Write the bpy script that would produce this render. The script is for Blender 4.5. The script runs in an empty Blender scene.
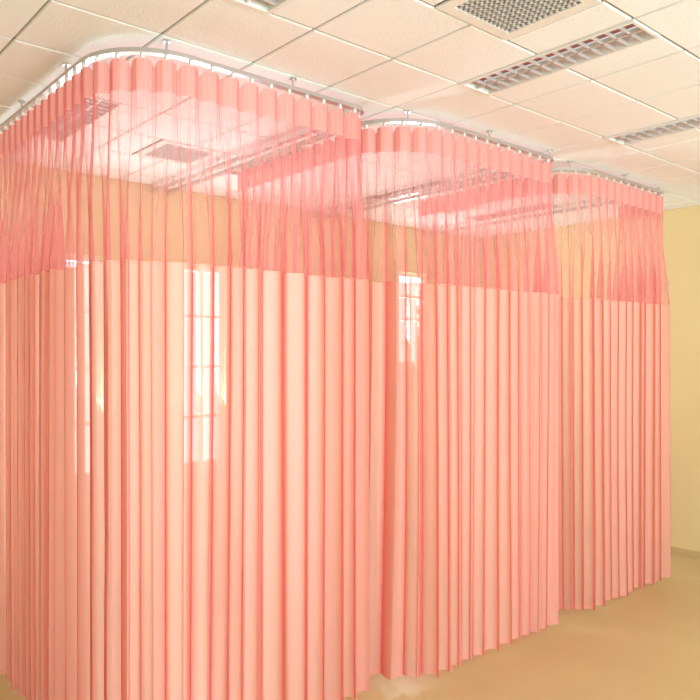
import bpy, math, random
from mathutils import Vector, noise
random.seed(4)
sc = bpy.context.scene
sc.view_settings.view_transform = 'Standard'
sc.view_settings.look = 'None'
sc.view_settings.exposure = 0.2

def srgb(r, g, b):
    f = lambda c: (c/255/12.92) if c/255 <= .04045 else ((c/255+.055)/1.055)**2.4
    return (f(r), f(g), f(b), 1)

# ------------------------------------------------------------ materials
def new_mat(name):
    m = bpy.data.materials.new(name); m.use_nodes = True
    nt = m.node_tree; nt.nodes.clear()
    out = nt.nodes.new('ShaderNodeOutputMaterial')
    return m, nt, out

def pbr(name, col, rough=.6, metal=0.0, spec=.4, var=0.0, vscale=3.0, bump=0.0, bscale=60, coat=0.0):
    m, nt, out = new_mat(name)
    b = nt.nodes.new('ShaderNodeBsdfPrincipled')
    b.inputs['Roughness'].default_value = rough
    b.inputs['Metallic'].default_value = metal
    b.inputs['Specular IOR Level'].default_value = spec
    b.inputs['Coat Weight'].default_value = coat
    b.inputs['Coat Roughness'].default_value = .2
    b.inputs['Base Color'].default_value = col
    tc = nt.nodes.new('ShaderNodeTexCoord')
    if var > 0:
        n = nt.nodes.new('ShaderNodeTexNoise'); n.inputs['Scale'].default_value = vscale
        n.inputs['Detail'].default_value = 5
        nt.links.new(tc.outputs['Object'], n.inputs['Vector'])
        mx = nt.nodes.new('ShaderNodeMix'); mx.data_type = 'RGBA'
        mx.inputs[6].default_value = tuple(c*(1-var) for c in col[:3])+(1,)
        mx.inputs[7].default_value = tuple(min(1, c*(1+var)) for c in col[:3])+(1,)
        nt.links.new(n.outputs['Fac'], mx.inputs[0])
        nt.links.new(mx.outputs[2], b.inputs['Base Color'])
    if bump > 0:
        n2 = nt.nodes.new('ShaderNodeTexNoise'); n2.inputs['Scale'].default_value = bscale
        nt.links.new(tc.outputs['Object'], n2.inputs['Vector'])
        bp = nt.nodes.new('ShaderNodeBump'); bp.inputs['Strength'].default_value = bump
        bp.inputs['Distance'].default_value = .01
        nt.links.new(n2.outputs['Fac'], bp.inputs['Height'])
        nt.links.new(bp.outputs['Normal'], b.inputs['Normal'])
    nt.links.new(b.outputs[0], out.inputs[0])
    return m

def cloth(name, col_face, col_edge, transp_face, transp_edge, transl=.5, tcol=(1, 1, 1, 1)):
    """sheer woven cloth: diffuse + translucent fibres, open weave that closes up at grazing angles"""
    m, nt, out = new_mat(name)
    L = nt.links.new
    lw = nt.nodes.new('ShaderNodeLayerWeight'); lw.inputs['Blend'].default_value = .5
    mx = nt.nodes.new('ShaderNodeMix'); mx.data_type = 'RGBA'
    mx.inputs[6].default_value = col_face; mx.inputs[7].default_value = col_edge  # sheen put into the colour: pale facing, saturated at grazing angles
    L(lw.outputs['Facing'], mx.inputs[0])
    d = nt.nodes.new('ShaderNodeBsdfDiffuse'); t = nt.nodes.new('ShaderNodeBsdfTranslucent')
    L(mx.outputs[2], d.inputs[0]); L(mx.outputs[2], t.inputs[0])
    m1 = nt.nodes.new('ShaderNodeMixShader'); m1.inputs[0].default_value = transl
    L(d.outputs[0], m1.inputs[1]); L(t.outputs[0], m1.inputs[2])
    tr = nt.nodes.new('ShaderNodeBsdfTransparent'); tr.inputs[0].default_value = tcol
    mr = nt.nodes.new('ShaderNodeMapRange')
    mr.inputs['From Min'].default_value = 0; mr.inputs['From Max'].default_value = .85
    mr.inputs['To Min'].default_value = transp_face; mr.inputs['To Max'].default_value = transp_edge
    L(lw.outputs['Facing'], mr.inputs['Value'])
    m2 = nt.nodes.new('ShaderNodeMixShader'); L(mr.outputs[0], m2.inputs[0])
    L(m1.outputs[0], m2.inputs[1]); L(tr.outputs[0], m2.inputs[2])
    L(m2.outputs[0], out.inputs[0])
    return m

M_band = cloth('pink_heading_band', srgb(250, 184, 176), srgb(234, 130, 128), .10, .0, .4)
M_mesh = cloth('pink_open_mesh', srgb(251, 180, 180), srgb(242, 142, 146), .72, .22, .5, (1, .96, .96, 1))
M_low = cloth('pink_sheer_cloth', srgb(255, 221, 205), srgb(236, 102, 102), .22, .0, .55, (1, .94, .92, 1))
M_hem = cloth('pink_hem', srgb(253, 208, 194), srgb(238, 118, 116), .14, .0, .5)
M_wall = pbr('cream_yellow_wall_paint', srgb(228, 208, 156), .7, var=.03, bump=.05)
M_floor = pbr('tan_vinyl_floor', srgb(206, 180, 132), .38, spec=.45, var=.12, vscale=2.2, coat=.1)
M_tile = pbr('ceiling_tile_white', srgb(246, 248, 247), .85, var=.02, vscale=2, bump=.25, bscale=90)
M_grid = pbr('ceiling_grid_grey', srgb(170, 168, 158), .6)  # even grey of the ceiling grid bars
M_slab = pbr('plenum_grey', srgb(120, 118, 112), .9)
M_white = pbr('white_enamel', srgb(236, 236, 230), .4)
M_alu = pbr('brushed_aluminium', srgb(205, 207, 208), .28, metal=.85)
M_louv = pbr('louvre_aluminium', srgb(215, 212, 208), .35, metal=.4)
M_ref = pbr('fixture_reflector', srgb(176, 104, 94), .4, metal=.1)  # pinkish reflections put into the base colour of the backing
M_glide = pbr('white_nylon', srgb(240, 238, 235), .4)
M_base = pbr('baseboard_tan', srgb(200, 176, 128), .5)
M_frame = pbr('window_frame_white', srgb(232, 232, 228), .45)
M_vent = pbr('vent_grey', srgb(205, 207, 203), .5)
M_dark = pbr('duct_grey', srgb(165, 165, 160), .9)

def emis(name, col, s):
    m, nt, out = new_mat(name)
    e = nt.nodes.new('ShaderNodeEmission'); e.inputs[0].default_value = col; e.inputs[1].default_value = s
    nt.links.new(e.outputs[0], out.inputs[0]); return m
M_tube = emis('fluorescent_tube', (1, .93, .88, 1), .6)

def glassm():
    m, nt, out = new_mat('window_glass')
    t = nt.nodes.new('ShaderNodeBsdfTransparent'); g = nt.nodes.new('ShaderNodeBsdfGlossy')
    g.inputs['Roughness'].default_value = .02
    x = nt.nodes.new('ShaderNodeMixShader'); x.inputs[0].default_value = .06
    nt.links.new(t.outputs[0], x.inputs[1]); nt.links.new(g.outputs[0], x.inputs[2]); nt.links.new(x.outputs[0], out.inputs[0])
    return m
M_glass = glassm()

# ------------------------------------------------------------ mesh helper
class MB:
    def __init__(s): s.v = []; s.f = []; s.m = []
    def box(s, a, b, mi=0):
        x0, y0, z0 = a; x1, y1, z1 = b; n = len(s.v)
        s.v += [(x0,y0,z0),(x1,y0,z0),(x1,y1,z0),(x0,y1,z0),(x0,y0,z1),(x1,y0,z1),(x1,y1,z1),(x0,y1,z1)]
        for q in ((0,3,2,1),(4,5,6,7),(0,1,5,4),(1,2,6,5),(2,3,7,6),(3,0,4,7)):
            s.f.append(tuple(n+i for i in q)); s.m.append(mi)
    def cyl(s, p0, p1, r, mi=0, k=10):
        p0 = Vector(p0); p1 = Vector(p1); d = (p1-p0).normalized()
        a = d.orthogonal().normalized(); b = d.cross(a); n = len(s.v)
        for p in (p0, p1):
            for i in range(k):
                t = 2*math.pi*i/k; s.v.append(tuple(p+a*math.cos(t)*r+b*math.sin(t)*r))
        for i in range(k):
            j = (i+1) % k; s.f.append((n+i, n+j, n+k+j, n+k+i)); s.m.append(mi)
        s.f.append(tuple(n+i for i in range(k))[::-1]); s.m.append(mi)
        s.f.append(tuple(n+k+i for i in range(k))); s.m.append(mi)
    def make(s, name, mats, parent=None, smooth=False):
        me = bpy.data.meshes.new(name); me.from_pydata(s.v, [], s.f)
        for m in mats: me.materials.append(m)
        me.polygons.foreach_set('material_index', s.m)
        if smooth: me.polygons.foreach_set('use_smooth', [True]*len(s.f))
        me.update()
        o = bpy.data.objects.new(name, me); sc.collection.objects.link(o)
        if parent: o.parent = parent
        return o
def empty(name, loc=(0, 0, 0)):
    e = bpy.data.objects.new(name, None); sc.collection.objects.link(e); e.location = loc; return e

# ------------------------------------------------------------ room
X0, X1, Y0, Y1, H = -2.4, 5.83, -2.6, 4.72, 2.78
mb = MB(); mb.box((X0-.15, Y0-.15, -.1), (X1+.15, Y1+.15, 0)); mb.make('floor', [M_floor])

def wall_y(name, y, t, openings):
    m = MB(); xs = X0
    for (a, b, c, d) in sorted(openings):
        m.box((xs, min(y, y+t), 0), (a, max(y, y+t), 2.95))
        m.box((a, min(y, y+t), 0), (b, max(y, y+t), c))
        m.box((a, min(y, y+t), d), (b, max(y, y+t), 2.95)); xs = b
    m.box((xs, min(y, y+t), 0), (X1, max(y, y+t), 2.95))
    m.make(name, [M_wall])
back_w = [(1.66, 1.92, .78, 2.25), (2.50, 2.86, .78, 2.25), (4.68, 5.06, 1.5, 2.36)]
front_w = [(-1.6, .9, .8, 2.5), (1.7, 5.0, .8, 2.5)]
wall_y('wall_back', Y1, .14, back_w)
wall_y('wall_front', Y0, -.14, front_w)
m = MB(); m.box((X1, Y0-.14, 0), (X1+.14, Y1+.14, 2.95)); m.make('wall_right', [M_wall])
m = MB(); m.box((X0-.14, Y0-.14, 0), (X0, Y1+.14, 2.95)); m.make('wall_left', [M_wall])
m = MB(); m.box((X0, Y1-.012, 0), (X1, Y1, .05)); m.make('baseboard_back', [M_base])
m = MB(); m.box((X1-.012, Y0, 0), (X1, Y1-.012, .05)); m.make('baseboard_right', [M_base])
m = MB(); m.box((X0, Y0, 0), (X0+.012, Y1-.012, .05)); m.make('baseboard_left', [M_base])
m = MB(); m.box((X0+.012, Y0, 0), (X1-.012, Y0+.012, .05)); m.make('baseboard_front', [M_base])

wn = 1
def window(a, b, c, d, y, t, inner):
    global wn
    m = MB(); w = .035; ya, yb = sorted((y+t*.3, y+t*.7))
    m.box((a, ya, c), (a+w, yb, d)); m.box((b-w, ya, c), (b, yb, d))
    m.box((a+w, ya, c), (b-w, yb, c+w)); m.box((a+w, ya, d-w), (b-w, yb, d))
    nx = max(2, round((b-a)/.5)); 
    for i in range(1, nx):
        x = a+(b-a)*i/nx; m.box((x-.012, ya, c+w), (x+.012, yb, d-w))
    for i in range(1, 4):
        z = c+(d-c)*i/4; m.box((a+w, ya+.005, z-.01), (b-w, yb-.005, z+.01))
    yc = (ya+yb)/2
    m.box((a+w, yc-.002, c+w), (b-w, yc+.002, d-w), 1)
    yi = y-.05*inner
    m.box((a-.03, min(y, yi), c-.03), (b+.03, max(y, yi), c), 0)
    m.make('window_%d' % wn, [M_frame, M_glass]); wn += 1
for o in back_w: window(*o, Y1, .14, 1)
for o in front_w: window(*o, Y0, -.14, -1)

# ceiling: real lay-in tiles on a grid
T = .4; GX, GY = 1.23-T*20, 1.28-T*20
fixtures = [(fx, fy) for fx in (.03, 1.23, 2.43, 3.63, 4.83) for fy in (1.28, 3.28)]
fixtures += [(fx, -.72) for fx in (.03, 1.23, 2.43, 3.63)]
vents = [(1.83, 1.28), (1.83, 3.68), (4.23, 3.68), (-.57, .48)]
cells = {}
for fx, fy in fixtures:
    for k in range(2): cells[(round((fx-GX)/T), round((fy-GY)/T)+k)] = 'f'
for vx, vy in vents:
    i = round((vx-.2-GX)/T); j = round((vy-GY)/T)
    cells[(i, j)] = 'vl'; cells[(i+1, j)] = 'vr'
m = MB(); g = .005; bev = .004
for i in range(60):
    for j in range(60):
        x, y = GX+i*T, GY+j*T
        xa, xb, ya, yb = max(x, X0), min(x+T, X1), max(y, Y0), min(y+T, Y1)
        if xb-xa < .02 or yb-ya < .02: continue
        k = cells.get((i, j))
        if k in ('f', 'vr'): xa = x+.2
        if k == 'vl': xb = x+.2
        xa += g; xb -= g; ya += g; yb -= g
        dz = random.uniform(-.0008, .0008)
        z = H+dz
        n = len(m.v)
        m.v += [(xa+bev,ya+bev,z),(xa+bev,yb-bev,z),(xb-bev,yb-bev,z),(xb-bev,ya+bev,z),
                (xa,ya,z+bev),(xa,yb,z+bev),(xb,yb,z+bev),(xb,ya,z+bev),
                (xa,ya,z+.015),(xa,yb,z+.015),(xb,yb,z+.015),(xb,ya,z+.015)]
        m.f.append((n,n+1,n+2,n+3)); m.m.append(0)
        for q in range(4):
            w = (q+1) % 4
            m.f.append((n+q,n+4+q,n+4+w,n+w)); m.m.append(0)
            m.f.append((n+4+q,n+8+q,n+8+w,n+4+w)); m.m.append(0)
def cut(segs, a0, b0):
    o = []
    for a, b in segs:
        if b0 <= a or a0 >= b: o.append((a, b)); continue
        if a0 > a: o.append((a, a0))
        if b0 < b: o.append((b0, b))
    return o
for i in range(60):
    x = GX+i*T
    if X0 < x < X1:
        segs = [(Y0, Y1)]
        for (i2, j2), k in cells.items():
            if k == 'vr' and i2 == i: segs = cut(segs, GY+j2*T, GY+j2*T+T)
        for a, b in segs: m.box((x-.006, a, H+.007), (x+.006, b, H+.012), 1)
for j in range(60):
    y = GY+j*T
    if Y0 < y < Y1:
        segs = [(X0, X1)]
        for (i2, j2), k in cells.items():
            if k == 'f' and j2 == j and cells.get((i2, j-1)) == 'f':
                fx = GX+i2*T; segs = cut(segs, fx, fx+.2)
        for a, b in segs: m.box((a, y-.006, H+.007), (b, y+.006, H+.012), 1)
m.box((X0, Y0, 2.9), (X1, Y1, 2.95), 2)
m.make('ceiling', [M_tile, M_grid, M_slab])

def fixture(fx, fy):
    e = empty('fluorescent_ceiling_light', (fx, fy, H))
    w, l = .2, .8; z = 0; f = .012
    m = MB()
    m.box((0,0,-.006),(f,l,.09)); m.box((w-f,0,-.006),(w,l,.09)); m.box((f,0,-.006),(w-f,f,.09)); m.box((f,l-f,-.006),(w-f,l,.09))
    m.box((f,f,.045),(w-f,l-f,.09),1)
    m.make('housing', [M_white, M_ref], e)
    m = MB()
    for c in (w*.3, w*.7): m.cyl((c, .03, .034), (c, l-.03, .034), .007)
    m.make('tubes', [M_tube], e, True)
    m = MB()
    m.box((w/2-.004, f, -.002), (w/2+.004, l-f, .014))
    n = 14
    for i in range(1, n):
        y = f+(l-2*f)*i/n
        m.box((f, y-.0035, -.002), (w-f, y+.0035, .010))
    m.make('louvre', [M_louv], e)
for fx, fy in fixtures: fixture(fx, fy)

def vent(vx, vy):
    e = empty('ceiling_air_vent', (vx, vy, H)); m = MB(); w = T
    m.box((.006,.006,-.003),(w-.006,.05,.004)); m.box((.006,w-.05,-.003),(w-.006,w-.006,.004))
    m.box((.006,.05,-.003),(.05,w-.05,.004)); m.box((w-.05,.05,-.003),(w-.006,w-.05,.004))
    m.make('frame', [M_white], e)
    m = MB()
    for i in range(1, 13):
        y = .05+i*.3/13
        m.box((.05, y-.0045, -.002), (w-.05, y+.0045, .006))
        m.box((y-.0045, .05, -.002), (y+.0045, w-.05, .006))
    m.make('grille', [M_vent], e)
    m = MB(); m.box((.01,.01,.014),(w-.01,w-.01,.03)); m.make('duct', [M_dark], e)
for v in vents: vent(*v)

# ------------------------------------------------------------ curtain tracks & curtains
def path(pts_fn_list, step=.005):
    out = []
    for kind, *a in pts_fn_list:
        if kind == 'l':
            p, q = Vector(a[0]), Vector(a[1]); n = max(2, int((q-p).length/step))
            seg = [p.lerp(q, i/n) for i in range(n+1)]
        else:
            c, rad, t0, t1 = Vector(a[0]), a[1], math.radians(a[2]), math.radians(a[3])
            n = max(3, int(abs(t1-t0)*rad/step))
            seg = [c+Vector((math.cos(t0+(t1-t0)*i/n), math.sin(t0+(t1-t0)*i/n)))*rad for i in range(n+1)]
        if out: seg = seg[1:]
        out += seg
    return out
def normals(P):
    N = []
    for i in range(len(P)):
        t = (P[min(i+1, len(P)-1)]-P[max(i-1, 0)]).normalized(); N.append(Vector((t.y, -t.x)))
    return N

def sweep(m, P, z, hw, hh, mi=0):
    N = normals(P); n = len(m.v)
    for p, q in zip(P, N):
        for a, b in ((-hw,-hh),(hw,-hh),(hw,hh),(-hw,hh)):
            m.v.append((p.x+q.x*a, p.y+q.y*a, z+b))
    for i in range(len(P)-1):
        for k in range(4):
            w = (k+1) % 4
            m.f.append((n+i*4+k, n+i*4+w, n+(i+1)*4+w, n+(i+1)*4+k)); m.m.append(mi)
    m.f.append((n,n+1,n+2,n+3)); m.m.append(mi)
    e = n+(len(P)-1)*4; m.f.append((e+3,e+2,e+1,e)); m.m.append(mi)

def sst(a, b, x):
    t = min(1, max(0, (x-a)/(b-a))); return t*t*(3-2*t)

ZT, ZB, ZM, ZL = 2.70, 2.586, 1.945, .045
def curtain_cloth(P, seed, lam, parent, name='cloth'):
    N = normals(P)
    rows = [ZT, 2.68, 2.65, 2.61, ZB+.005, ZB, 2.55, 2.5, 2.46, 2.38, 2.3, 2.2, 2.1, 2.0, ZM+.005, ZM-.005]
    z = ZM-.06
    while z > .2: rows.append(z); z -= .11
    rows += [.13, .085, ZL]
    S = [0]
    for i in range(1, len(P)): S.append(S[-1]+(P[i]-P[i-1]).length)
    L = S[-1]; nf = round(L/lam); 
    m = MB(); R = len(rows); C = len(P)
    for j, z in enumerate(rows):
        d = (ZT-z)/(ZT-ZL)
        w = sst(.02, .30, d)
        for i in range(C):
            s = S[i]
            base = nf*s/L + .5
            drift = noise.noise(Vector((s*3.1, seed*7.1, .3)))*.95*w + noise.noise(Vector((s*3, seed*3.3, d*.8)))*.35*w
            u = base+drift
            fb = base-math.floor(base)-.5
            # heading: flat boxy tabs separated by narrow pinches
            top = .007*math.tanh(3.2*math.cos(2*math.pi*fb)) - .020*math.exp(-(abs(fb)-.5)**2/.004)
            am = .9+.9*noise.noise(Vector((u*.8, seed*1.3, .2)))
            low = .034*am*math.cos(2*math.pi*u) + .009*math.sin(4*math.pi*u+3.5*noise.noise(Vector((s*2.5, seed, .5)))) + .020*noise.noise(Vector((s*2.4, seed*2.2, d*.6)))
            off = top*(1-w)+low*w*(1+.15*d)
            tan = Vector((-N[i].y, N[i].x))
            to = -.014*w*math.sin(4*math.pi*u)
            fade = min(1, i/6, (C-1-i)/6)
            p = P[i]+N[i]*off+tan*to*fade
            zz = z
            if j == R-1: zz += .012*noise.noise(Vector((s*5, seed, 3)))
            if ZM-.02 < z < ZM+.02: zz += .006*noise.noise(Vector((s*4, seed, 5)))
            if ZT-.001 < z: zz += .004-.022*math.exp(-(abs(fb)-.5)**2/.006)
            m.v.append((p.x, p.y, zz))
    for j in range(R-1):
        z = (rows[j]+rows[j+1])/2
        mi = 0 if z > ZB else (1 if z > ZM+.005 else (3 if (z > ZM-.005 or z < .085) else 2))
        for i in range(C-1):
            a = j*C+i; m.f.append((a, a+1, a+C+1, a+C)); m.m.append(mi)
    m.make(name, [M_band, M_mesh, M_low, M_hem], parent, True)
    return [ (P[min(range(0, C), key=lambda i: abs(S[i]-L*(k)/nf))]) for k in range(nf+1)]

ZR = 2.735
def cubicle(name, xl, xr, yf, rad, yb, seed, ret=0.0, railback=4.7, lam=.092, ring=False):
    e = empty(name)
    segs = [('l', (xl, yb), (xl, yf+rad)), ('a', (xl+rad, yf+rad), rad, 180, 270), ('l', (xl+rad, yf), (xr-.05, yf))]
    segs.append(('a', (xr-.05, yf+.05), .05, -90, 0))
    if ret > 0: segs.append(('l', (xr, yf+.05), (xr, yf+.05+ret)))
    P = path(segs, .0055)
    hooks = curtain_cloth(P, seed, lam, e)
    rs = [('l', (xl, railback), (xl, yf+rad)), ('a', (xl+rad, yf+rad), rad, 180, 270), ('l', (xl+rad, yf), (xr-.05, yf)),
          ('a', (xr-.05, yf+.05), .05, -90, 0), ('l', (xr, yf+.05), (xr, railback))]
    RP = path(rs, .03)
    m = MB(); sweep(m, RP, ZR, .010, .008); sweep(m, RP, ZR-.009, .016, .0025)
    m.make('track', [M_alu], e)
    m = MB()
    D = 0; last = RP[0]; 
    for p in RP:
        D += (p-last).length; last = p
        if D > .55:
            D = 0
            m.cyl((p.x, p.y, ZR+.008), (p.x, p.y, H), .005)
            m.cyl((p.x, p.y, H-.006), (p.x, p.y, H), .016)
    m.make('ceiling_hangers', [M_alu], e, False)
    m = MB()
    for p in hooks:
        m.box((p.x-.006, p.y-.006, ZR-.026), (p.x+.006, p.y+.006, ZR-.0115))
        m.cyl((p.x, p.y, ZT-.03), (p.x, p.y, ZR-.026), .0022, 0, 6)
    y = yf+.3+ret
    while y < railback-.1:
        m.box((xr-.006, y-.006, ZR-.026), (xr+.006, y+.006, ZR-.0115)); y += .11
    m.make('glides', [M_glide], e)
    if ring:
        m = MB(); c = Vector((xr+.03, yf+.03, 1.29)); R_ = .024; k = 14
        pts = [c+Vector((.75*math.cos(2*math.pi*i/k), -.65*math.cos(2*math.pi*i/k), math.sin(2*math.pi*i/k)))*R_ for i in range(k)]
        for i in range(k): m.cyl(pts[i], pts[(i+1) % k], .004, 0, 8)
        m.make('tieback_ring', [M_glide], e, True)
    return e
cubicle('hospital_cubicle_curtain', 1.06, 2.26, 2.50, .30, 4.0, 1, ret=.0)
cubicle('hospital_cubicle_curtain', 2.36, 3.66, 2.41, .36, 3.75, 2, ret=.0)
cubicle('hospital_cubicle_curtain', 3.77, 5.01, 2.41, .36, 3.6, 3, ret=.3, ring=True)

# ------------------------------------------------------------ lights
w = bpy.data.worlds.new('sky'); sc.world = w; w.use_nodes = True
w.node_tree.nodes['Background'].inputs[0].default_value = (.92, .97, 1, 1)
w.node_tree.nodes['Background'].inputs[1].default_value = 2.1
def area(name, loc, rot, sx, sy, power, col=(1, 1, 1)):
    l = bpy.data.lights.new(name, 'AREA'); l.shape = 'RECTANGLE'; l.size = sx; l.size_y = sy; l.energy = power; l.color = col
    o = bpy.data.objects.new(name, l); sc.collection.objects.link(o); o.location = loc; o.rotation_euler = rot
for a, b, c, d in front_w:
    area('window_daylight', ((a+b)/2, Y0-.25, (c+d)/2-.1), (math.radians(90+24), 0, 0), b-a-.1, d-c-.1, 168 if a > 0 else 138, (.77, .94, 1))
for a, b, c, d in back_w:
    area('window_daylight', ((a+b)/2, Y1+.16, (c+d)/2), (math.radians(-90-28), 0, 0), b-a, d-c, 32, (.86, .97, 1))

cam = bpy.data.cameras.new('camera'); co = bpy.data.objects.new('camera', cam); sc.collection.objects.link(co)
cam.sensor_width = 36; cam.lens = 36*727/700; cam.shift_y = 5/700; cam.clip_start = .05
co.location = (0, 0, 1.6); co.rotation_euler = (math.radians(90), 0, math.radians(-40.9))
sc.camera = co
